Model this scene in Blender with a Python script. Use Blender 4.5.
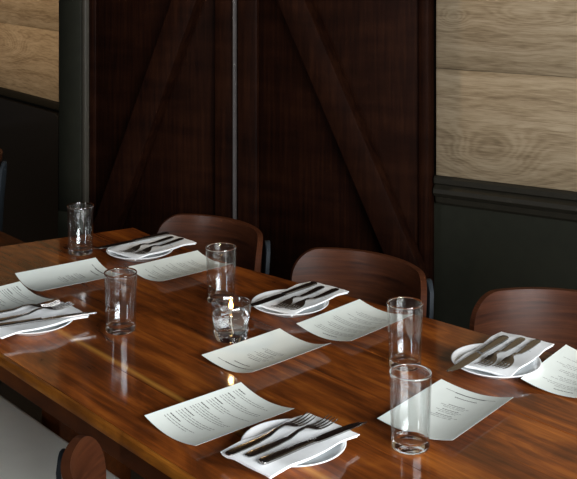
import bpy, bmesh, math, random
from mathutils import Vector, Matrix
random.seed(7)
S = bpy.context.scene
C = S.collection
for o in list(bpy.data.objects): bpy.data.objects.remove(o)
R = math.radians

# ---------------------------------------------------------------- camera
F, XC, YH, CAMZ, TZ = 1150.0, 288.5, -80.0, 1.60, 0.75
cam = bpy.data.objects.new('camera', bpy.data.cameras.new('camera')); C.objects.link(cam)
cam.data.sensor_width = 36.0; cam.data.lens = F / 577 * 36.0
cam.data.shift_y = -(239.5 - YH) / 577
cam.location = (0, 0, CAMZ); cam.rotation_euler = (R(90), 0, 0)
cam.data.clip_start = 0.05
S.camera = cam

# ---------------------------------------------------------------- world, window daylight, exposure
w = bpy.data.worlds.new('world'); S.world = w; w.use_nodes = True
w.node_tree.nodes['Background'].inputs[0].default_value = (0.80, 0.88, 1.0, 1)
w.node_tree.nodes['Background'].inputs[1].default_value = 0.022
S.view_settings.view_transform = 'Standard'; S.view_settings.look = 'None'
S.view_settings.exposure = 0.32; S.view_settings.gamma = 1.0; S.view_settings.use_curve_mapping = False

WALL_O, WALL_A = Vector((0.431, 3.35, 0)), R(-30)          # main wall: local x runs right along it, y into it
WALL_M = Matrix.Translation(WALL_O) @ Matrix.Rotation(WALL_A, 4, 'Z')
WIN_X = 3.0                                                 # the window wall, in the main wall's own axes
def area(name, loc, face, sx, sy, power, color):
    l = bpy.data.lights.new(name, 'AREA'); l.shape = 'RECTANGLE'; l.size = sx; l.size_y = sy
    l.energy = power; l.color = color
    o = bpy.data.objects.new(name, l); C.objects.link(o)
    o.location = loc; o.rotation_euler = Vector(face).to_track_quat('-Z', 'Y').to_euler()
    return o
area('window_daylight', WALL_M @ Vector((WIN_X - .02, -3.1, 1.6)), WALL_M.to_3x3() @ Vector((-1, 0, -0.12)), 2.9, 1.5, 260, (0.97, 0.985, 1.0))
area('rear_window_daylight', WALL_M @ Vector((-1.3, -4.98, 1.55)), WALL_M.to_3x3() @ Vector((0, 1, -0.1)), 0.7, 1.5, 30, (0.95, 0.97, 1.0))
dl = bpy.data.lights.new('door_downlight', 'SPOT'); dl.energy = 30; dl.color = (1.0, 0.72, 0.42); dl.spot_size = R(95); dl.spot_blend = .9; dl.shadow_soft_size = .05
do = bpy.data.objects.new('door_downlight', dl); C.objects.link(do); do.location = WALL_M @ Vector((-.95, -.55, 2.65))
do.rotation_euler = (WALL_M @ Vector((-.62, 0, 1.75)) - do.location).to_track_quat('-Z', 'Y').to_euler()
sl = bpy.data.lights.new('alcove_spot_light', 'SPOT'); sl.energy = 105; sl.color = (1.0, 0.72, 0.45); sl.spot_size = R(75); sl.spot_blend = .6; sl.shadow_soft_size = .06
so = bpy.data.objects.new('alcove_spot_light', sl); C.objects.link(so); so.location = (-2.25, 3.75, 2.5)
so.rotation_euler = (Vector((-1.25, 5.3, 1.15)) - so.location).to_track_quat('-Z', 'Y').to_euler()

# ---------------------------------------------------------------- helpers
def mesh(name, verts, faces, smooth=None):
    me = bpy.data.meshes.new(name); me.from_pydata([tuple(v) for v in verts], [], faces); me.update()
    bm = bmesh.new(); bm.from_mesh(me); bmesh.ops.recalc_face_normals(bm, faces=bm.faces[:]); bm.to_mesh(me); bm.free()
    if smooth is not None:
        me.polygons.foreach_set('use_smooth', [True] * len(me.polygons)); me.set_sharp_from_angle(angle=R(smooth))
    return me
def obj(name, me, mat=None, parent=None):
    o = bpy.data.objects.new(name, me); C.objects.link(o)
    if mat is not None and len(me.materials) == 0: me.materials.append(mat)
    if parent is not None: o.parent = parent
    return o
def empty(name, loc=(0, 0, 0), rz=0.0):
    o = bpy.data.objects.new(name, None); C.objects.link(o); o.empty_display_size = .05
    o.location = loc; o.rotation_euler = (0, 0, rz); return o
def tag(o, label=None, cat=None, group=None, kind=None):
    if label: o['label'] = label
    if cat: o['category'] = cat
    if group: o['group'] = group
    if kind: o['kind'] = kind
    return o
def copy_tree(o, parent=None):
    c = o.copy(); C.objects.link(c); c.parent = parent
    for ch in o.children: copy_tree(ch, c)
    return c
def box(x0, x1, y0, y1, z0, z1, bev=0.0, seg=2):
    bm = bmesh.new()
    bmesh.ops.create_cube(bm, size=1, matrix=Matrix.Translation(((x0+x1)/2, (y0+y1)/2, (z0+z1)/2)) @ Matrix.Diagonal((abs(x1-x0), abs(y1-y0), abs(z1-z0), 1)))
    if bev: bmesh.ops.bevel(bm, geom=bm.edges[:], offset=bev, segments=seg, affect='EDGES', profile=0.5)
    me = bpy.data.meshes.new('box'); bm.to_mesh(me); bm.free()
    if bev:
        me.polygons.foreach_set('use_smooth', [True]*len(me.polygons)); me.set_sharp_from_angle(angle=R(50))
    return me
def prism(poly, z0, z1, bev=0.0, seg=2, axis='Z'):
    """polygon in the plane across `axis`, extruded along it"""
    def p(a, b, c): return (a, b, c) if axis == 'Z' else ((a, c, b) if axis == 'Y' else (c, a, b))
    n = len(poly); v = [p(a, b, z0) for a, b in poly] + [p(a, b, z1) for a, b in poly]
    f = [tuple(range(n))[::-1], tuple(range(n, 2*n))] + [(i, (i+1) % n, n+(i+1) % n, n+i) for i in range(n)]
    me = mesh('prism', v, f)
    if bev:
        bm = bmesh.new(); bm.from_mesh(me)
        es = [e for e in bm.edges if e.calc_face_angle(0) > R(30)]
        bmesh.ops.bevel(bm, geom=es, offset=bev, segments=seg, affect='EDGES', profile=0.5)
        bm.to_mesh(me); bm.free()
        me.polygons.foreach_set('use_smooth', [True]*len(me.polygons)); me.set_sharp_from_angle(angle=R(40))
    return me
def lathe(prof, n=48, smooth=40):
    v, f, rings = [], [], []
    for r, z in prof:
        if r < 1e-6: rings.append([len(v)]); v.append((0, 0, z))
        else:
            rings.append(list(range(len(v), len(v)+n)))
            v += [(r*math.cos(2*math.pi*i/n), r*math.sin(2*math.pi*i/n), z) for i in range(n)]
    for a, b in zip(rings, rings[1:]):
        for i in range(n):
            j = (i+1) % n
            if len(a) == 1: f.append((a[0], b[i], b[j]))
            elif len(b) == 1: f.append((a[i], b[0], a[j]))
            else: f.append((a[i], b[i], b[j], a[j]))
    return mesh('lathe', v, f, smooth)
def loft(secs, smooth=45):
    """sections: equal-length closed rings of points"""
    v, f = [], []; n = len(secs[0])
    for s in secs: v += s
    for k in range(len(secs)-1):
        for i in range(n): f.append((k*n+i, k*n+(i+1) % n, (k+1)*n+(i+1) % n, (k+1)*n+i))
    f.append(tuple(range(n))[::-1]); f.append(tuple(range((len(secs)-1)*n, len(secs)*n)))
    return mesh('loft', v, f, smooth)
def ring8(cx, cy, z, w, t):
    """rounded flat section across the y direction"""
    q = 0.6
    pts = [(-w, -t*q), (-w*.8, -t), (w*.8, -t), (w, -t*q), (w, t*q), (w*.8, t), (-w*.8, t), (-w, t*q)]
    return [(cx+a, cy, z+b) for a, b in pts]
def tube(path, r, n=8):
    secs = []
    for i, p in enumerate(path):
        p = Vector(p); d = (Vector(path[min(i+1, len(path)-1)]) - Vector(path[max(i-1, 0)])).normalized()
        a = d.orthogonal().normalized(); b = d.cross(a); rr = r[i] if isinstance(r, (list, tuple)) else r
        secs.append([tuple(p + rr*(a*math.cos(2*math.pi*k/n) + b*math.sin(2*math.pi*k/n))) for k in range(n)])
    return loft(secs, 60)
def unp(x, y, z):
    """where the sight line of a photo point meets the height z"""
    D = (CAMZ - z) * F / (y - YH); return Vector(((x - XC) * D / F, D, z))

# ---------------------------------------------------------------- materials
class N:
    def __init__(s, name):
        s.m = bpy.data.materials.new(name); s.m.use_nodes = True; s.t = s.m.node_tree; s.b = s.t.nodes['Principled BSDF']
    def add(s, typ, **kw):
        n = s.t.nodes.new(typ)
        for k, v in kw.items(): setattr(n, k, v)
        return n
    def link(s, a, b): s.t.links.new(a, b)
    def inp(s, n, **kw):
        for k, v in kw.items():
            i = n.inputs[k.replace('_', ' ')]
            if hasattr(v, 'node'): s.link(v, i)
            else: i.default_value = v
        return n
    def math(s, op, a, b=None, c=None):
        n = s.add('ShaderNodeMath', operation=op)
        for i, v in enumerate((a, b, c)):
            if v is None: continue
            if hasattr(v, 'node'): s.link(v, n.inputs[i])
            else: n.inputs[i].default_value = v
        return n.outputs[0]
    def coord(s, scale=(1, 1, 1), loc=(0, 0, 0), rot=(0, 0, 0)):
        tc = s.add('ShaderNodeTexCoord'); mp = s.add('ShaderNodeMapping')
        mp.inputs['Scale'].default_value = scale; mp.inputs['Location'].default_value = loc; mp.inputs['Rotation'].default_value = rot
        s.link(tc.outputs['Object'], mp.inputs['Vector']); return mp.outputs[0]
    def noise(s, vec, scale, detail=4, rough=.55, dist=0.0):
        n = s.add('ShaderNodeTexNoise'); s.link(vec, n.inputs['Vector'])
        s.inp(n, Scale=scale, Detail=detail, Roughness=rough, Distortion=dist); return n.outputs['Fac']
    def ramp(s, fac, stops):
        n = s.add('ShaderNodeValToRGB'); s.link(fac, n.inputs[0])
        e = n.color_ramp.elements
        while len(e) < len(stops): e.new(.5)
        for el, (p, c) in zip(e, stops): el.position = p; el.color = (*c, 1) if len(c) == 3 else c
        return n.outputs[0]
    def mix(s, fac, a, b, blend='MIX'):
        n = s.add('ShaderNodeMix', data_type='RGBA', blend_type=blend)
        for i, v in ((0, fac), (6, a), (7, b)):
            if hasattr(v, 'node'): s.link(v, n.inputs[i])
            else: n.inputs[i].default_value = v if i == 0 else (*v, 1)
        return n.outputs[2]
    def bump(s, h, strength, dist=.01):
        n = s.add('ShaderNodeBump'); s.link(h, n.inputs['Height']); n.inputs['Strength'].default_value = strength
        n.inputs['Distance'].default_value = dist; s.link(n.outputs[0], s.b.inputs['Normal'])
    def set(s, **kw): s.inp(s.b, **kw); return s
def plain(name, col, rough=.5, var=.12, nscale=30, **kw):
    """plain paint or plastic with a little procedural unevenness"""
    m = N(name); v = m.noise(m.coord(), nscale, 3)
    c = m.ramp(v, [(.3, tuple(x*(1-var) for x in col)), (.7, tuple(min(1, x*(1+var)) for x in col))])
    m.set(Base_Color=c, Roughness=rough, **kw); return m.m
M = {}
def table_wood(name, light=1.0, gloss=.2, coat=.6, g=1.0):
    m = N(name); oi = m.add('ShaderNodeObjectInfo')
    tc = m.add('ShaderNodeTexCoord'); off = m.add('ShaderNodeCombineXYZ')
    m.link(m.math('MULTIPLY', oi.outputs['Random'], 13.0), off.inputs[0]); m.link(m.math('MULTIPLY', oi.outputs['Random'], 5.0), off.inputs[2])
    va = m.add('ShaderNodeVectorMath', operation='ADD'); m.link(tc.outputs['Object'], va.inputs[0]); m.link(off.outputs[0], va.inputs[1])
    def mp(sc):
        n = m.add('ShaderNodeMapping'); n.inputs['Scale'].default_value = sc; m.link(va.outputs[0], n.inputs[0]); return n.outputs[0]
    broad = m.noise(mp((2.2, 7, 4)), 2.0, 4, .55, 1.2)
    streak = m.noise(mp((1.3, 26, 8)), 3.0, 5, .6, .3)
    fine = m.noise(mp((7, 190, 60)), 3.0, 3, .6)
    blot = m.noise(mp((3, 5, 3)), 2.2, 2, .5)
    k = light
    c1 = m.ramp(m.math('ADD', m.math('MULTIPLY', broad, .62), m.math('MULTIPLY', streak, .38)),
        [(.30, (.026*k, .0062*k*g, .0014*k)), (.43, (.105*k, .0245*k*g, .0036*k)), (.55, (.235*k, .059*k*g, .0075*k)), (.70, (.45*k, .138*k*g, .018*k))])
    c2 = m.mix(m.math('MULTIPLY', fine, .68), c1, (.03, .009, .003), 'MIX')
    c3 = m.mix(m.ramp(blot, [(.35, (.22,)*3), (.60, (0,)*3)]), c2, (.05, .013, .004))
    br = m.math('ADD', m.math('MULTIPLY', oi.outputs['Random'], .5), .78)
    sy = m.add('ShaderNodeSeparateXYZ'); m.link(tc.outputs['Object'], sy.inputs[0])
    dy = m.math('ABSOLUTE', m.math('SUBTRACT', m.math('ADD', sy.outputs[1], m.math('MULTIPLY', blot, .012)), 1.172))
    sap = m.math('MULTIPLY', m.math('SUBTRACT', 1.0, m.math('SMOOTH_MIN', m.math('DIVIDE', dy, .010), 1.0, .1)), .75)
    c4 = m.mix(sap, c3, (.36*k, .17*k, .03*k))
    hs = m.add('ShaderNodeHueSaturation'); m.link(br, hs.inputs['Value']); m.link(c4, hs.inputs['Color'])
    m.set(Base_Color=hs.outputs[0], Roughness=.6, Coat_Weight=coat, Coat_Roughness=gloss)
    m.b.inputs['Specular IOR Level'].default_value = .05
    m.bump(streak, .04, .002)
    return m.m
M['table'] = table_wood('table_wood', 1.28, .10, .8)
M['sapwood'] = table_wood('sapwood', 1.2, .3, .15, 1.3)
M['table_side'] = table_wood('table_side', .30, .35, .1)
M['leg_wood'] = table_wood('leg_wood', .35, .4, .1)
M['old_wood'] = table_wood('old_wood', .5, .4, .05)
def veneer(name, k, rough, coat, sc=(3, 3, 60), spec=.3, g_=1.0):
    m = N(name); v = m.coord((4, 4, 1)); 
    g = m.noise(m.coord(sc), 2.5, 5, .65, .3); b = m.noise(m.coord((2, 2, 9)), 2.0, 2)
    f = m.math('ADD', m.math('MULTIPLY', g, .6), m.math('MULTIPLY', b, .4))
    c = m.ramp(f, [(.32, (.030*k, .0085*k*g_, .004*k)), (.5, (.085*k, .025*k*g_, .0095*k)), (.7, (.17*k, .056*k*g_, .021*k))])
    m.set(Base_Color=c, Roughness=rough, Coat_Weight=coat, Coat_Roughness=.25); m.b.inputs['Specular IOR Level'].default_value = spec; m.bump(g, .05, .002); return m.m
M['chair_wood'] = veneer('chair_walnut', .54, .38, .25)
M['ply_edge'] = veneer('chair_ply_edge', .6, .6, .0, (2, 2, 300), .1)
M['door_wood'] = veneer('door_mahogany', .115, .6, .0, (45, 45, 1.6), .05, .95)
M['brace_wood'] = veneer('brace_mahogany', .12, .6, .0, (30, 30, 2.0), .06, .95)
def oak(name):
    m = N(name); oi = m.add('ShaderNodeObjectInfo'); tc = m.add('ShaderNodeTexCoord'); sp = m.add('ShaderNodeSeparateXYZ'); m.link(tc.outputs['Object'], sp.inputs[0])
    x, z = sp.outputs[0], sp.outputs[2]
    def gauss(kx, kz, a, b):
        dx = m.math('DIVIDE', m.math('SUBTRACT', x, kx), a); dz = m.math('DIVIDE', m.math('SUBTRACT', z, kz), b)
        return m.math('POWER', 2.718, m.math('MULTIPLY', m.math('ADD', m.math('MULTIPLY', dx, dx), m.math('MULTIPLY', dz, dz)), -1.0))
    warp = m.noise(m.coord((1.5, 1, 6)), 3.0, 3, .5)
    f = m.math('ADD', z, m.math('MULTIPLY', warp, .10))
    for kx, kz, a, b, amp in ((.17, .925, .13, .085, .16), (.28, 1.33, .10, .035, .09), (.06, 1.32, .04, .03, .08), (-.55, 1.02, .2, .07, .25), (-.25, 1.36, .15, .05, .2), (.9, .98, .2, .06, .2), (1.5, 1.1, .25, .07, .25)):
        f = m.math('ADD', f, m.math('MULTIPLY', gauss(kx, kz, a, b), amp))
    lines = m.math('SINE', m.math('MULTIPLY', f, 300.0))
    soft = m.math('SINE', m.math('MULTIPLY', f, 70.0))
    fine = m.noise(m.coord((9, 1, 160)), 2.0, 4, .6)
    mid = m.noise(m.coord((2.2, 1, 22)), 2.0, 3, .55)
    v = m.math('ADD', m.math('MULTIPLY', lines, .035), m.math('ADD', m.math('MULTIPLY', fine, .52), m.math('MULTIPLY', mid, .40)))
    v = m.math('ADD', v, m.math('MULTIPLY', soft, .035))
    c = m.ramp(v, [(.30, (.165, .117, .067)), (.45, (.285, .217, .134)), (.60, (.38, .303, .203))])
    m.set(Base_Color=c, Roughness=.55); m.bump(v, .15, .002); return m.m
M['oak'] = oak('pale_oak')
M['green'] = plain('dark_green_paint', (.0090, .0094, .0056), .7, **{'Specular_IOR_Level': .15})
M['green_reflect'] = plain('dark_green_paint_reflection', (.014, .016, .011), .7, **{'Specular_IOR_Level': .15})  # lighter green: a reflection low on the column put into the colour
M['rail'] = plain('dark_rail_paint', (.011, .0095, .006), .55, **{'Specular_IOR_Level': .2})
M['black_panel'] = plain('black_panel', (.006, .005, .004), .45)
M['strip'] = plain('dull_metal_strip', (.030, .026, .018), .6)
M['seam_metal'] = plain('steel_edge_strip', (.055, .048, .046), .55)
M['plaster'] = plain('plaster', (.10, .095, .085), .8)
M['ceramic'] = plain('white_ceramic', (.87, .90, .915), .16, .015, 20, Coat_Weight=.4, Coat_Roughness=.05)
M['napkin'] = plain('white_napkin', (.87, .90, .915), .85, .03, 60)
M['paper'] = plain('menu_paper', (.73, .78, .735), .75, .02, 25)
M['ink'] = plain('printing_ink', (.10, .105, .10), .8)
M['ink_bold'] = plain('bold_ink', (.035, .035, .035), .8)
M['steel'] = plain('cutlery_steel', (.33, .32, .31), .24, .05, 40, Metallic=1.0)
M['frame'] = plain('chair_frame_slate', (.016, .021, .026), .65, **{'Specular_IOR_Level': .2})
M['cream'] = plain('pale_seat_cover', (.78, .79, .72), .45, .05, 8)
M['sill'] = plain('window_frame_paint', (.5, .5, .48), .5)
def glass(name, rough=0.0, col=(1, 1, 1), ior=1.47):
    m = N(name); n = m.noise(m.coord(), 15, 2)
    m.set(Base_Color=m.ramp(n, [(.3, tuple(c*.985 for c in col)), (.7, col)]), Roughness=rough, IOR=ior, Transmission_Weight=1.0); return m.m
def thin_glass():
    m = N('thin_clear_glass'); t = m.t; tr = m.add('ShaderNodeBsdfTransparent'); gl = m.add('ShaderNodeBsdfGlossy'); fr = m.add('ShaderNodeFresnel'); mx = m.add('ShaderNodeMixShader')
    n = m.noise(m.coord(), 15, 2); m.link(m.ramp(n, [(.3, (.955, .965, .965)), (.7, (.975, .985, .985))]), tr.inputs[0])
    gl.inputs['Roughness'].default_value = .01
    ge = m.add('ShaderNodeNewGeometry'); m.link(m.math('SUBTRACT', 1.72, m.math('MULTIPLY', ge.outputs['Backfacing'], 1.72-1/1.72)), fr.inputs[0])
    m.link(fr.outputs[0], mx.inputs[0]); m.link(tr.outputs[0], mx.inputs[1]); m.link(gl.outputs[0], mx.inputs[2])
    m.link(mx.outputs[0], t.nodes['Material Output'].inputs[0]); return m.m
M['thin_glass'] = thin_glass()
M['glass'] = glass('clear_glass'); M['gel'] = glass('candle_gel', .02, (.97, .98, .98), 1.25)
M['wick'] = plain('wick', (.75, .72, .66), .8)
def flame():
    m = N('flame'); g = m.noise(m.coord(), 60, 1)
    m.set(Base_Color=(1, .6, .2, 1), Emission_Color=m.ramp(g, [(.3, (1, .50, .14)), (.7, (1, .62, .24))]), Emission_Strength=9.0); return m.m
M['flame'] = flame()
def floor_mat():
    m = N('dark_speckled_floor'); a = m.noise(m.coord(), 320, 2); b = m.noise(m.coord(), 9, 3)
    c = m.ramp(a, [(.42, (.010, .008, .006)), (.6, (.045, .033, .022)), (.72, (.12, .085, .05))])
    m.set(Base_Color=m.mix(m.math('MULTIPLY', b, .5), c, (.015, .011, .008)), Roughness=.7); m.bump(a, .3, .002); return m.m
M['floor'] = floor_mat()

# ---------------------------------------------------------------- the setting
def struct(name, me, mat, mtx=None, parent=None, label=None):
    o = obj(name, me, mat, parent)
    if mtx is not None: o.matrix_world = mtx
    if parent is None: o['kind'] = 'structure'
    if label: o['label'] = label
    return o
struct('floor', box(-4.5, 5.5, -2.5, 8.5, -.06, 0), M['floor'], label='dark speckled floor under the table')
def wx(px, yo):
    # where along the main wall (at depth yo in front of it) a photo column falls
    k = (px - XC)/F; a, b = WALL_M.to_3x3() @ Vector((1, 0, 0)), WALL_M @ Vector((0, yo, 0))
    return (k*b.y - b.x)/(a.x - k*a.y)
RAIL, SEAM, PH = 0.861, 1.165, .310
wb = struct('wall_back', box(-1.38, WIN_X + .1, .0, .12, 0, 2.75), M['green'], WALL_M, label='dark green panelled wall with pale wood planks above the rail')
def planks(parent, x0, x1, z0, n, ph, mat):
    for i in range(n):
        obj('plank', box(x0, x1, -.018, .0, z0 + i*ph, z0 + (i+1)*ph - .0006, .0012, 1), mat, parent)
planks(wb, wx(436, -.018), WIN_X, RAIL, 6, PH, M['oak'])
def rail_profile(top): # (depth, height) moulding section
    return [(0, top), (-.026, top), (-.030, top-.006), (-.030, top-.020), (-.022, top-.026), (-.034, top-.036), (-.036, top-.048), (-.028, top-.058), (-.018, top-.062), (-.014, top-.078), (-.006, top-.086), (0, top-.086)]
t1 = struct('trim_1', prism(rail_profile(RAIL), wx(435, -.02), WIN_X, axis='X'), M['rail'], WALL_M, label='dark moulded chair rail on the wall right of the doors')
# doors: two leaves with stiles and a slanting brace each
def door(name, x0, x1, inner, label):
    d = struct(name, box(x0, x1, -.055, -.012, .01, 2.6, .003, 1), M['door_wood'], WALL_M, label=label)
    lo, hi = (x1-.075, x1-.004) if inner == 'right' else (x0+.004, x0+.075)
    obj('stile', box(lo, hi, -.075, -.055, .01, 2.6, .004, 2), M['brace_wood'], d)
    olo, ohi = (x0+.0, x0+.03) if inner == 'right' else (x1-.03, x1)
    obj('edge_stile', box(olo, ohi, -.062, -.055, .01, 2.6, .002, 1), M['door_wood'], d)
    for z in (.36, 2.35): obj('cross_rail', box(min(x0, x1)+.03 if inner == 'right' else x0+.076, x1-.076 if inner == 'right' else x1-.03, -.075, -.055, z, z+.10, .004, 2), M['brace_wood'], d)
    return d
XL, XM, XR = wx(90, -.055), wx(236, -.07), wx(434.5, -.012)
d1 = door('door_1', XL, XM - .003, 'right', 'left dark mahogany door leaf with a slanting brace')
d2 = door('door_2', XM + .003, XR, 'left', 'right dark mahogany door leaf with a slanting brace')
def brace(d, a, b, wd):
    a, b = Vector(a), Vector(b); dr = (b-a).normalized(); n = Vector((-dr.y, dr.x))*wd/2
    obj('brace', prism([tuple(a-n), tuple(b-n), tuple(b+n), tuple(a+n)], -.105, -.055, .004, 2, 'Y'), M['brace_wood'], d)
brace(d2, (wx(411, -.105), .56), (wx(266, -.105), 1.53), .088)
brace(d1, (wx(96, -.105), .50), (wx(206, -.105), 1.55), .088)
obj('edge_strip', box(XM-.0045, XM+.0015, -.084, -.055, .01, 2.6, .001, 1), M['seam_metal'], d1)
# column left of the doors, with its metal strip and a lower block in the reflection-lightened green
col = struct('trim_2', box(wx(58, -.085), wx(80.5, -.085), -.085, .75, 0, 2.75, .004, 1), M['green'], WALL_M, label='dark green column between the doors and the far wall')
obj('lower_block', box(wx(57.5, -.09), wx(81, -.09), -.091, .70, 0, .60, .004, 1), M['green_reflect'], col)
obj('corner_strip', box(wx(80.7, -.085), wx(85.5, -.080), -.080, -.01, 0, 2.75, .002, 1), M['strip'], col)
LW = Matrix.Translation((-.976, 4.93, 0)) @ Matrix.Rotation(R(-51), 4, 'Z')
wl = struct('wall_left', box(-3.2, .55, .0, .1, 0, 2.75), M['rail'], LW, label='far wall with pale wood planks above a black lower panel')
planks(wl, -3.2, .5, .823, 6, .30, M['oak'])
pp = [(-3.2, .06), (.03, .06), (.03, .74)] + [(.03-.035+.035*math.cos(R(a)), .74+.035*math.sin(R(a))) for a in (15, 30, 45, 60, 75, 90)] + [(-3.2, .775)]
obj('lower_panel', prism(pp, -.03, 0, .004, 2, 'Y'), M['black_panel'], wl)
obj('chair_rail', box(-3.2, .5, -.028, 0, .788, .823, .006, 2), M['rail'], wl)
# the wall with the daylight window, right of and behind the camera
wr = struct('wall_right', mesh('w', *(lambda b: b)(([(WIN_X, y, z) for y, z in ((.1, 0), (.1, 2.75), (-6, 2.75), (-6, 0), (-1.62, .82), (-1.62, 2.38), (-4.58, 2.38), (-4.58, .82))] + [(WIN_X+.12, y, z) for y, z in ((.1, 0), (.1, 2.75), (-6, 2.75), (-6, 0), (-1.62, .82), (-1.62, 2.38), (-4.58, 2.38), (-4.58, .82))],
    [(0, 1, 5, 4), (1, 2, 6, 5), (2, 3, 7, 6), (3, 0, 4, 7), (8, 9, 13, 12), (9, 10, 14, 13), (10, 11, 15, 14), (11, 8, 12, 15), (4, 5, 13, 12), (5, 6, 14, 13), (6, 7, 15, 14), (7, 4, 12, 15), (0, 1, 9, 8), (1, 2, 10, 9), (2, 3, 11, 10), (3, 0, 8, 11)]))), M['plaster'], WALL_M, label='plain wall holding the daylight window')
wf = struct('window_1', box(WIN_X+.03, WIN_X+.08, -4.58, -4.52, .82, 2.38), M['sill'], WALL_M, label='window frame letting in daylight')
for a in ((-1.68, -1.62, .82, 2.38), (-4.52, -1.68, .82, .88), (-4.52, -1.68, 2.32, 2.38)):
    obj('frame_bar', box(WIN_X+.03, WIN_X+.08, *a), M['sill'], wf)
obj('pane', box(WIN_X+.05, WIN_X+.056, -4.52, -1.68, .88, 2.32), M['glass'], wf)

rr_ = lambda y: [(-5, y, 0), (-5, y, 2.75), (WIN_X+.1, y, 2.75), (WIN_X+.1, y, 0), (-1.72, y, .78), (-1.72, y, 2.32), (-.88, y, 2.32), (-.88, y, .78)]
ff = [(0, 1, 5, 4), (1, 2, 6, 5), (2, 3, 7, 6), (3, 0, 4, 7), (8, 9, 13, 12), (9, 10, 14, 13), (10, 11, 15, 14), (11, 8, 12, 15), (4, 5, 13, 12), (5, 6, 14, 13), (6, 7, 15, 14), (7, 4, 12, 15), (0, 1, 9, 8), (1, 2, 10, 9), (2, 3, 11, 10), (3, 0, 8, 11)]
struct('wall_rear', mesh('wall_rear', rr_(-5.0) + rr_(-5.12), ff), M['plaster'], WALL_M, label='plain wall with a window behind the camera')
w2 = struct('window_2', box(-1.72, -1.66, -5.09, -5.03, .78, 2.32), M['sill'], WALL_M, label='rear window frame letting in daylight')
for a in ((-.94, -.88, .78, 2.32), (-1.66, -.94, .78, .84), (-1.66, -.94, 2.26, 2.32)): obj('frame_bar', box(a[0], a[1], -5.09, -5.03, a[2], a[3]), M['sill'], w2)

# ---------------------------------------------------------------- the long table: local x runs along it towards the right, y across it
TA = R(-50); tdir = Vector((math.cos(TA), math.sin(TA), 0)); tn = Vector((-math.sin(TA), math.cos(TA), 0))
def tloc(p): return Vector((p.x*tdir.x + p.y*tdir.y, p.x*tn.x + p.y*tn.y, p.z))
dt = empty('dining_table', (0, 0, 0), TA)
tag(dt, 'long glossy red-brown wooden dining table laid with menus and glasses', 'table')
bk = [(-2.712, 1.716), (-2.60, 1.711), (-2.25, 1.719), (-2.08, 1.748), (-1.66, 1.815), (-1.30, 1.86), (-.60, 1.90)]
def back(u):
    for (a, b), (c, d) in zip(bk, bk[1:]):
        if u <= c: return b + (d-b)*(u-a)/(c-a)
    return bk[-1][1]
def left(c): return -2.833 + (c-1.011)*(.121/.70)
UR = -.60; TH = .032
cs = [1.019, 1.154, 1.297, 1.437, 1.577]
for i, c0 in enumerate(cs):
    if i < 4:
        c1 = cs[i+1]; poly = [(left(c0), c0+.0002), (UR, c0+.0002), (UR, c1-.0002), (left(c1), c1-.0002)]
    else:
        poly = [(left(c0), c0+.0002), (UR, c0+.0002)] + [(a, b) for a, b in bk[::-1]]
    obj('board', prism(poly, TZ-TH, TZ, .0003 if i < 4 else .003, 1), M['table'], dt)
obj('edge_strip', prism([(left(1.006), 1.008), (UR, 1.008), (UR, 1.0190), (left(1.019), 1.0190)], TZ-TH*.55, TZ, .002, 2), M['sapwood'], dt)
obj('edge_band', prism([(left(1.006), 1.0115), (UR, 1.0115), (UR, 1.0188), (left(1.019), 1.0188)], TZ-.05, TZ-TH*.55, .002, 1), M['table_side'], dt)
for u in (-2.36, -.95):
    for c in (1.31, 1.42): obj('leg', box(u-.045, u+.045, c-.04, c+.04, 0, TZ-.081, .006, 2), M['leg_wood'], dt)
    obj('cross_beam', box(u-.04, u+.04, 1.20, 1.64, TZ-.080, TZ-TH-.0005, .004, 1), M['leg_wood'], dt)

# the next table in the row and a chair beyond it, at the left edge of the picture
nt = empty('dining_table', (0, 0, 0), TA); tag(nt, 'dull brown table end just beyond the left end of the long table', 'table')
def nend(c): return left(c) - .012
NB = tloc(unp(27, 241.2, TZ)).y
nc = [1.0, 1.13, 1.26, NB]
for c0, c1 in zip(nc, nc[1:]):
    obj('board', prism([(-4.0, c0+.0006), (nend(c0), c0+.0006), (nend(c1), c1-.0006), (-4.0, c1-.0006)], TZ-.036, TZ-.004, .002, 1), M['old_wood'], nt)
for u in (-3.85, -3.20):
    for c in (1.08, 1.32): obj('leg', box(u-.03, u+.03, c-.03, c+.03, 0, TZ-.037, .004, 1), M['leg_wood'], nt)

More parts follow.
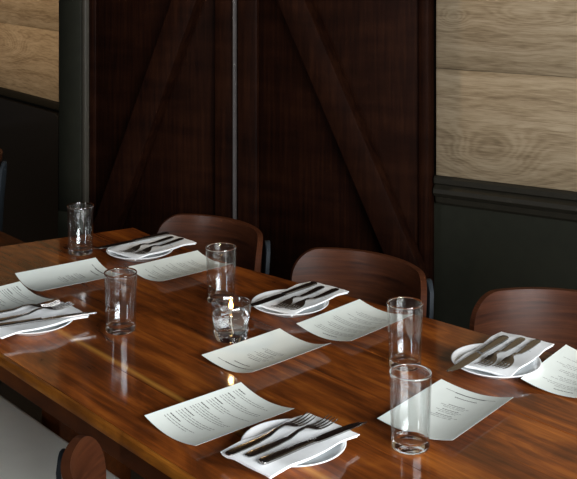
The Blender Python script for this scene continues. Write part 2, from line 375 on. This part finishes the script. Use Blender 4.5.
# ---------------------------------------------------------------- chairs (local +y is the way the sitter faces)
def make_chair():
    ch = empty('dining_chair')
    Rr, TH2, hh, r, yb, zc, th = .235, R(56), .074, .070, -.20, .708, .014
    Sx = Rr*TH2; nS, nZ = 44, 8
    def pos(s, zz, off):
        a = s/Rr; rad = Rr + off; rec = (zz-zc)*-.10
        return (rad*math.sin(a), yb + Rr - rad*math.cos(a) + rec, zz)
    def half(s):
        e = abs(s) - (Sx - r)
        return hh if e <= 0 else hh - r + math.sqrt(max(0, r*r - e*e))
    ss = [-Sx*math.cos(math.pi*i/nS) for i in range(nS+1)]
    v, f = [], []
    for off in (-th/2, th/2):
        for s in ss:
            h = max(half(s), .004)
            for j in range(nZ+1):
                q = -1 + 2*j/nZ
                v.append(pos(s, zc + h*q, off))
    W = nZ+1; K = len(ss)*W
    for i in range(nS):
        for j in range(nZ):
            a = i*W+j; f.append((a, a+W, a+W+1, a+1)); f.append((K+a, K+a+1, K+a+W+1, K+a+W))
    nface = len(f)
    for i in range(nS):
        a, b = i*W, (i+1)*W; f.append((a, K+a, K+b, b)); a += nZ; b += nZ; f.append((a, b, K+b, K+a))
    for j in range(nZ):
        f.append((j, j+1, K+j+1, K+j)); e = nS*W; f.append((e+j, K+e+j, K+e+j+1, e+j+1))
    me = mesh('backrest', v, f, 50)
    me.materials.append(M['chair_wood']); me.materials.append(M['ply_edge'])
    for p in me.polygons[nface:]: p.material_index = 1
    bo = obj('backrest', me, None, ch)
    bv = bo.modifiers.new('bevel', 'BEVEL'); bv.width = .003; bv.segments = 2; bv.limit_method = 'ANGLE'; bv.angle_limit = R(50)
    for sg in (-1, 1):
        secs = []
        a = sg*R(39)
        for z, w_, back_ in ((.0, .011, .055), (.25, .014, .025), (.45, .018, .012), (.62, .032, .012), (.70, .034, .012), (.740, .030, .012), (.756, .017, .012), (.762, .007, .012)):
            rad = Rr + th/2 + .0075 + back_*.6
            cx, cy = rad*math.sin(a), yb + Rr - rad*math.cos(a) - (z-zc)*.10*(1 if z > .45 else .6)
            tx, ty = math.cos(a), math.sin(a); nx, ny = math.sin(a), -math.cos(a)
            secs.append([(cx + tx*w_*p + nx*.0065*q, cy + ty*w_*p + ny*.0065*q, z) for p, q in ((-1, -.7), (-.8, -1), (.8, -1), (1, -.7), (1, .7), (.8, 1), (-.8, 1), (-1, .7))])
        obj('rear_leg', loft(secs, 40), M['frame'], ch)
        obj('front_leg', tube([(sg*.19, .19, 0), (sg*.175, .165, .22), (sg*.165, .15, .425)], [.011, .013, .016], 10), M['frame'], ch)
    pts = []
    for i in range(40):
        a = 2*math.pi*i/40; ca, sa = math.cos(a), math.sin(a); e = .36
        hw = .215
        pts.append((hw*math.copysign(abs(ca)**e, ca)*(1 + .04*sa), .01 + .205*math.copysign(abs(sa)**e, sa)))
    obj('seat', prism(pts, .425, .437, .003, 1), M['chair_wood'], ch)
    return ch
proto = make_chair()
G_CH = 'wooden chairs around the long table'
def chair(x, y, edge, facing_cam, label, first=False, dist=.088):
    """x, y: middle of the backrest's chord"""
    o = proto if first else copy_tree(proto)
    rz = R(180+edge) if facing_cam else R(edge)
    fx, fy = -math.sin(rz), math.cos(rz)
    o.location = (x + dist*fx, y + dist*fy, 0); o.rotation_euler = (0, 0, rz)
    return tag(o, label, 'chair', G_CH)
chair(.150, 2.722, -40, True, 'walnut chair across the table in front of the right door, middle of three', True)
chair(-.230, 3.050, -42, True, 'walnut chair across the table in front of the door gap, leftmost of three')
chair(.580, 2.430, -19, True, 'walnut chair across the table against the green wall, cut by the right edge')
chair(-.2055, 1.712, -62, False, 'near-side chair showing only one curved backrest wing at the bottom left')
bn = empty('bench', (0, 0, 0), TA); tag(bn, 'pale cream padded bench tucked under the near side of the table', 'bench')
obj('seat_pad', box(-3.05, -1.97, .83, 1.237, .43, .475, .014, 3), M['cream'], bn)
obj('seat_frame', box(-3.03, -1.99, .85, 1.21, .395, .429, .004, 1), M['leg_wood'], bn)
for u in (-2.98, -2.04):
    for c in (.89, 1.17): obj('leg', box(u-.022, u+.022, c-.022, c+.022, 0, .3945, .004, 1), M['leg_wood'], bn)
oc = copy_tree(proto); oc.location = (-1.222, 4.02, 0); oc.rotation_euler = (0, 0, R(128))
tag(oc, 'dark chair behind the next table at the far left edge', 'chair')

# ---------------------------------------------------------------- menus
PW, PL = .148, .210
def paper_z(x, y, lift_l, lift_r, tip):
    t = x/(PW/2); s = y/(PL/2)
    z = (lift_r if t > 0 else lift_l) * abs(t)**1.9 + tip*max(0, s)**2*.5 + .0012
    return z
def make_menu(name, loc, rz, kind, label, lifts=(.012, .012, .003), seed=1):
    """local +y is the top of the page, +x its right side"""
    rnd = random.Random(seed)
    nx, ny = 16, 12; v, f = [], []
    L = lambda x, y: paper_z(x, y, *lifts)
    for k in (0, 1):
        for j in range(ny+1):
            for i in range(nx+1):
                x = -PW/2 + PW*i/nx; y = -PL/2 + PL*j/ny
                v.append((x*.985, y, L(x, y) + .0003*k))
    W = nx+1; K = W*(ny+1)
    for j in range(ny):
        for i in range(nx):
            a = j*W+i; f.append((a, a+W, a+W+1, a+1)); f.append((K+a, K+a+1, K+a+W+1, K+a+W))
    for i in range(nx):
        f.append((i, i+1, K+i+1, K+i)); a = ny*W+i; f.append((a, K+a, K+a+1, a+1))
    for j in range(ny):
        a = j*W; f.append((a, K+a, K+a+W, a+W)); a += nx; f.append((a, a+W, K+a+W, K+a))
    root = obj(name, mesh(name, v, f, 40), M['paper'])
    root.location = (loc[0], loc[1], TZ + .0002); root.rotation_euler = (0, 0, rz)
    tag(root, label, 'menu', 'printed paper menus on the table')
    tv, tf, bv, bf = [], [], [], []
    def word(x0, x1, y, h, V, Fc):
        n = max(1, int((x1-x0)/.006)); b = len(V)
        for i in range(n+1):
            x = x0 + (x1-x0)*i/n
            for yy in (y-h/2, y+h/2): V.append((x*.985, yy, L(x, yy) + .00055))
        for i in range(n): a = b+2*i; Fc.append((a, a+2, a+3, a+1))
    def line(x0, x1, y, h, bold=False, gap=.0016, wmin=.004, wmax=.012):
        x = x0
        while x < x1:
            e = min(x1, x + rnd.uniform(wmin, wmax)); word(x, e, y, h, *((bv, bf) if bold else (tv, tf))); x = e + gap
    if kind == 'dishes':
        y = .088
        for sec in range(6):
            n = (2, 3, 3, 4, 3, 2)[sec]
            line(-.060, -.060 + rnd.uniform(.018, .03), y, .0022, True, .0008, .004, .006); y -= .0072
            for k in range(n):
                line(-.060, rnd.uniform(-.01, .056), y, .00115); y -= .0058
            y -= .0052
    elif kind == 'centred':
        y = .086
        line(-.020, .018, y, .0022, True, .0008, .004, .006); y -= .013
        for sec in range(5):
            for k in range(3):
                hw = rnd.uniform(.022, .058); line(-hw, hw, y, .00115); y -= .0066
            y -= .010
    else:
        y = .083
        word(-.050, .050, y, .0011, bv, bf); line(-.030, .030, y-.001, .0026, True, .0006, .0025, .004)
        line(-.022, .022, .066, .0024, True, .0007, .002, .003)
        for cx, yy in ((-.028, .030), (-.028, .012), (-.028, -.006), (.012, .030)):
            pass
        y = .034
        for sec in range(3):
            line(-.016, .016, y, .0018, True, .0008, .003, .005); y -= .0060
            for k in range(2): 
                hw = rnd.uniform(.016, .030); line(-hw, hw, y, .00115); y -= .0055
            y -= .0045
    if tf: obj('printed_text', mesh('text', tv, tf), M['ink'], root)['kind'] = 'stuff'
    if bf: obj('printed_heading', mesh('heading', bv, bf), M['ink_bold'], root)['kind'] = 'stuff'
    return root
def corners(L_, T_, R_, B_, dz=.010):
    q = [unp(*p, TZ+dz) for p in (L_, T_, R_, B_)]; c = sum(q, Vector())/4
    d = (q[1]-q[0] + q[2]-q[3]); return c, math.atan2(d.y, d.x)
# page top towards the T-R edge (reader on the near side): local +y along L->T ; else the far side
def place(name, cs_, far, kind, label, lifts, seed, da=0, c=None, ang=None, sh=(0, 0, 0)):
    if cs_ is not None:
        c0, a0 = corners(*cs_); c = c0 + Vector(sh); ang = a0 if ang is None else R(ang)
    else: ang = R(ang)
    rz = ang + R(da) - R(90) + (math.pi if far else 0)
    if far: lifts = (lifts[1], lifts[0], lifts[2])
    return make_menu(name, c, rz, kind, label, lifts, seed)
place('menu', ((140.3, 412.7), (237.5, 384), (294, 404.5), (196.3, 446)), False, 'dishes', 'menu of bold-headed text lines beside the front plate', (.011, .010, .001), 1, sh=(.004, -.010, 0))
place('menu', ((201.7, 354.6), (279.7, 327.8), (331, 347.3), (253, 377)), True, 'cover', 'mostly blank menu just in front of the candle glass', (.008, .016, .002), 2)
place('menu', ((299.4, 325.8), (357.8, 300.8), (392, 315), (352.8, 343.9)), True, 'centred', 'menu of text lines between the candlelit plate and the tall glass', (.012, .012, .002), 3, ang=48, sh=(.010, 0, 0))
place('menu', ((377, 418.6), (448, 378), (514, 393), (448.4, 441.9)), False, 'cover', 'mostly blank menu partly behind the frontmost glass', (.008, .012, .001), 4, sh=(-.003, -.008, 0))
pT, pL = unp(566.4, 343, TZ+.012), unp(516, 381, TZ+.012)
dd = (pT-pL).normalized(); a5 = math.atan2(dd.y, dd.x)
c5 = (pT+pL)/2 + Vector((math.sin(a5), -math.cos(a5), 0))*PW/2
place('menu', None, True, 'centred', 'menu of text lines cut off by the right edge', (.012, .012, .002), 5, c=c5+Vector((.002, -.003, 0)), ang=math.degrees(a5))
place('menu', ((133, 265), (196, 251.5), (211, 269.5), (161.5, 281.5)), True, 'centred', 'menu of faint text lines beside the farthest plate', (.012, .012, .002), 6, ang=42, sh=(.014, 0, 0))
place('menu', ((17.3, 273.2), (88.9, 261.6), (104.5, 276.7), (44.7, 291)), False, 'cover', 'mostly blank menu lying between the two tumblers at the left', (.014, .010, .002), 7, ang=36, sh=(.012, 0, 0))
pT, pR = unp(22.4, 283.5, TZ+.014), unp(51, 300, TZ+.006)
dd = (pR-pT).normalized(); a8 = math.atan2(dd.y, dd.x) + R(90)
c8 = (pT+pR)/2 - Vector((math.cos(a8), math.sin(a8), 0))*PL/2
place('menu', None, False, 'dishes', 'menu of text lines cut off by the left edge behind the plate', (.014, .008, .002), 8, c=c8, ang=math.degrees(a8))

# ---------------------------------------------------------------- plates, napkins, cutlery
PR = .0845
plate_me = lathe([(0, .0012), (.040, .0012), (.0445, 0), (.047, 0), (.049, .0025), (.064, .0075), (.078, .0140), (PR-.001, .0172), (PR, .0182), (PR-.0008, .0192), (PR-.003, .0190), (.074, .0140), (.060, .0085), (.050, .0066), (.030, .0060), (0, .0060)], 72, 60)
def napkin_meshes(seed):
    rnd = random.Random(seed); out = []
    for lay, (sx, sy, z0, tck) in enumerate(((.0565, .100, .0222, .0026), (.055, .098, .0195, .0026))):
        nx, ny = 8, 26; v, f = [], []; W = nx+1
        ph = rnd.uniform(0, 6)
        for k in (0, 1):
            for j in range(ny+1):
                for i in range(nx+1):
                    x = -sx + 2*sx*i/nx; y = -sy + 2*sy*j/ny
                    if j in (0, ny): y += .0013*math.sin(i*1.7+ph) * (1 if lay else .5)
                    rr = math.hypot(x, y)
                    sag = -.006*max(0, 1-(rr/.075)**2)
                    droop = -.12*max(0, rr-.083)
                    wv = .0006*math.sin(9*x/sx+ph+y*30)
                    v.append((x, y, z0 + sag + droop + wv + tck*(k-1) * (1 if 0 < i < nx else .6)))
        K = W*(ny+1)
        for j in range(ny):
            for i in range(nx):
                a = j*W+i; f.append((a, a+W, a+W+1, a+1)); f.append((K+a, K+a+1, K+a+W+1, K+a+W))
        for i in range(nx):
            f.append((i, i+1, K+i+1, K+i)); a = ny*W+i; f.append((a, K+a, K+a+1, a+1))
        for j in range(ny):
            a = j*W; f.append((a, K+a, K+a+W, a+W)); a += nx; f.append((a, a+W, K+a+W, K+a))
        out.append(mesh('napkin', v, f, 50))
    return out
# fork: local y from the handle end (0) to the tine tips
FL, KL = .188, .222
def fork_parts():
    def zc(y): # gentle fork curve
        return .0016 + .0075*math.exp(-((y-.118)/.022)**2) + (.006*max(0, (y-.150)/.038)**2)
    hs = [(0.0, .0035), (.002, .0062), (.008, .0078), (.03, .0078), (.06, .0064), (.09, .0044), (.108, .0032), (.122, .0030)]
    handle = loft([ring8(0, y, zc(y), w_, .0013 if y > .01 else .0011) for y, w_ in hs], 50)
    hd = [(.1221, .0030), (.128, .0050), (.134, .0090), (.140, .0111), (.148, .0117)]
    head = loft([ring8(0, y, zc(y), w_, .0010) for y, w_ in hd], 50)
    tines = []
    for i in range(4):
        x = -.0099 + .0066*i
        tines.append(loft([ring8(x*(1+.02*k), y, zc(y), .0019-.00033*k, .0009-.0001*k) for k, y in enumerate((.1482, .158, .168, .178, FL))], 50))
    return handle, head, tines
FK = fork_parts()
def knife_parts():
    hs = [(0, .004), (.002, .0075), (.008, .0088), (.03, .0086), (.07, .0070), (.100, .0060), (.108, .0064)]
    handle = loft([ring8(0, y, .0026, w_, .0024) for y, w_ in hs], 50)
    bs = [(.1081, -.0050, .0058), (.114, -.0070, .0078), (.13, -.0082, .0086), (.17, -.0082, .0086), (.195, -.0070, .0086), (.210, -.0030, .0084), (.218, .0030, .0080), (KL, .0066, .0076)]
    blade = loft([[(a, y, .0018), ((a+b)/2, y, .0012), (b, y, .0010), (b, y, .0034), ((a+b)/2, y, .0032), (a, y, .0022)] for y, a, b in bs], 30)
    return handle, blade
KN = knife_parts()
def cutlery(kind, p0, p1, z0, z1, label, group):
    """from the handle end seen at p0 to the tip seen at p1"""
    a, b = unp(*p0, TZ+z0), unp(*p1, TZ+z1)
    d = b-a; ang = math.atan2(d.y, d.x) - R(90); L_ = FL if kind == 'fork' else KL
    mid = (a+b)/2; tilt = math.asin(max(-.3, min(.3, (z1-z0)/L_)))
    o = empty(kind); o.rotation_mode = 'ZXY'
    o.rotation_euler = (tilt, 0, ang)
    o.location = mid - (o.rotation_euler.to_matrix() @ Vector((0, L_/2, 0)))
    if kind == 'fork':
        obj('handle', FK[0], M['steel'], o); h = obj('head', FK[1], M['steel'], o)
        for t in FK[2]: obj('tine', t, M['steel'], h)
    else:
        obj('handle', KN[0], M['steel'], o); obj('blade', KN[1], M['steel'], o)
    return tag(o, label, kind, group)
settings = [
 dict(n='the front plate', c=(293.5, 442), nap=45, off=(-.004, -.006), k=((259.3, 464.6), (364.6, 421.7)),
      f=(((231.7, 453.3), (307.7, 420.3), 'outer fork, nearest the menu,'), ((244.5, 458), (335, 420.6), 'middle fork, next to the knife,'))),
 dict(n='the right-hand plate', c=(496, 360), nap=54, off=(.024, .032), k=((508.6, 336.2), (446.9, 375.3)),
      f=(((523.2, 338.7), (479.5, 369.1), 'middle fork, next to the knife,'), ((536.7, 342), (499.3, 369.9), 'outer fork, away from the knife,'))),
 dict(n='the plate beside the candle', c=(290, 302), nap=50, off=(.025, .029), k=((311.7, 285.2), (251.6, 306.9)),
      f=(((319.5, 288.7), (278.8, 308.6), 'middle fork, next to the knife,'), ((332.5, 291.6), (292, 309.6), 'outer fork, away from the knife,'))),
 dict(n='the farthest plate', c=(140, 249.5), nap=46, off=(.028, .028), k=((159.3, 236), (104.7, 248)),
      f=(((166.4, 239.4), (129, 252.2), 'middle fork, next to the knife,'), ((175, 241.6), (142.5, 253.4), 'outer fork, away from the knife,'))),
 dict(n='the plate at the left edge', c=(33, 319.5), nap=40, off=(.0, .0), k=((-8, 328), (92.5, 313)),
      f=(((-22, 316), (52.4, 305.8), 'outer fork, away from the knife,'), ((-10, 323), (68.6, 306.7), 'middle fork, next to the knife,'))),
]
for si, s in enumerate(settings):
    c = unp(*s['c'], TZ+.018)
    p = obj('side_plate', plate_me, M['ceramic']); p.location = (c.x, c.y, TZ+.0003)
    tag(p, {0: 'white plate at the front of the table, nearest the camera', 1: 'white plate at the right, before the chair against the green wall', 2: 'white plate just right of the candle glass', 3: 'farthest white plate, near the left chair across the table', 4: 'white plate cut off by the left edge'}[si], 'plate', 'round white side plates')
    top, low = napkin_meshes(si+3)
    nk = obj('napkin', top, M['napkin']); nk.location = (c.x+s['off'][0], c.y+s['off'][1], TZ+.0003); nk.rotation_euler = (0, 0, R(s['nap']-90))
    obj('lower_fold', low, M['napkin'], nk)
    tag(nk, 'folded white napkin under the cutlery on ' + s['n'], 'napkin', 'folded white napkins')
    zk, zt = .0225, .0225
    cutlery('knife', *s['k'], zk, zt, 'steel knife lying on the napkin of ' + s['n'], 'steel table knives')
    for a, b, nm in s['f']:
        cutlery('fork', a, b, zk, zt, 'steel ' + nm + ' on ' + s['n'], 'steel table forks')

# ---------------------------------------------------------------- glasses and candle
GH = .121
tum = lathe([(0, .0018), (.022, .0010), (.0285, 0), (.0300, .0012), (.0308, .004), (.0339, GH-.0042), (.0343, GH-.0012), (.0338, GH), (.0322, GH), (.0315, GH-.0012), (.0319, GH-.0042), (.0296, .016), (.0275, .0125), (.018, .0112), (0, .0108)], 64, 50)
tum.materials.append(M['thin_glass']); tum.materials.append(M['glass'])
for p_ in tum.polygons:
    zs = [tum.vertices[i].co.z for i in p_.vertices]
    if max(zs) < .0165 or min(zs) > GH-.0045: p_.material_index = 1
for (x, y), lb in (((80.5, 253), 'tall clear tumbler at the back left by the green column'), ((221, 301), 'tall clear tumbler standing just behind the candle glass'), ((120.5, 330.5), 'tall clear tumbler in front of the menu at the left'), ((405, 366), 'tall clear tumbler right of the middle menu, behind the frontmost glass'), ((410.5, 447), 'frontmost clear tumbler, nearest the camera, with a menu seen through it')):
    g = unp(x, y, TZ)
    o = obj('tumbler', tum); o.location = (g.x, g.y, TZ+.0004)
    tag(o, lb, 'glass', 'tall clear tumblers on the table')
g = unp(231, 338.5, TZ)
ho = [(0, .002), (.026, .001), (.0300, .0), (.0318, .0015), (.0350, .012), (.0385, .030), (.0402, .050), (.0405, .066), (.0402, .0730), (.0395, .0738), (.0386, .0730), (.0386, .062), (.0380, .046), (.0352, .026), (.0318, .015), (.0270, .0115), (0, .0105)]
cme = lathe(ho, 64, 60); cme.materials.append(M['thin_glass']); cme.materials.append(M['glass'])
for p_ in cme.polygons:
    zs = [cme.vertices[i].co.z for i in p_.vertices]
    if max(zs) < .0155 or min(zs) > .0725: p_.material_index = 1
cg = obj('candle_glass', cme); cg.location = (g.x, g.y, TZ+.0004)
tag(cg, 'low rounded clear glass tumbler holding the burning candle', 'candle holder')
cd = empty('gel_candle', (g.x, g.y, TZ+.0004)); tag(cd, 'clear gel candle with a lit wick inside the low glass', 'candle')
gi = [(0, .0108), (.0268, .0118), (.0314, .0153), (.0347, .0262), (.0375, .0460), (.0377, .0520), (.0366, .0530), (0, .0535)]
obj('gel', lathe(gi, 64, 60), M['gel'], cd)
obj('wick', tube([(.004, -.004, .016), (.002, -.006, .026), (0, -.003, .040), (0, 0, .060)], [.0009, .0009, .0008, .0006], 8), M['wick'], cd)
obj('wick_tail', tube([(.001, -.005, .032), (-.004, -.008, .037), (-.008, -.010, .041)], .001, 8), M['wick'], cd)
fl = obj('flame', lathe([(0, .0590), (.0028, .0610), (.0044, .0650), (.0042, .0690), (.0024, .0745), (0, .0790)], 20, 80), M['flame'], cd)
l = bpy.data.lights.new('candle_light', 'POINT'); l.energy = .10; l.color = (1, .62, .28); l.shadow_soft_size = .004
lo = bpy.data.objects.new('candle_light', l); C.objects.link(lo); lo.location = (g.x, g.y, TZ+.085)
S.cycles.max_bounces = 16; S.cycles.transmission_bounces = 14; S.cycles.glossy_bounces = 6; S.cycles.transparent_max_bounces = 16
S.cycles.sample_clamp_indirect = 6.0
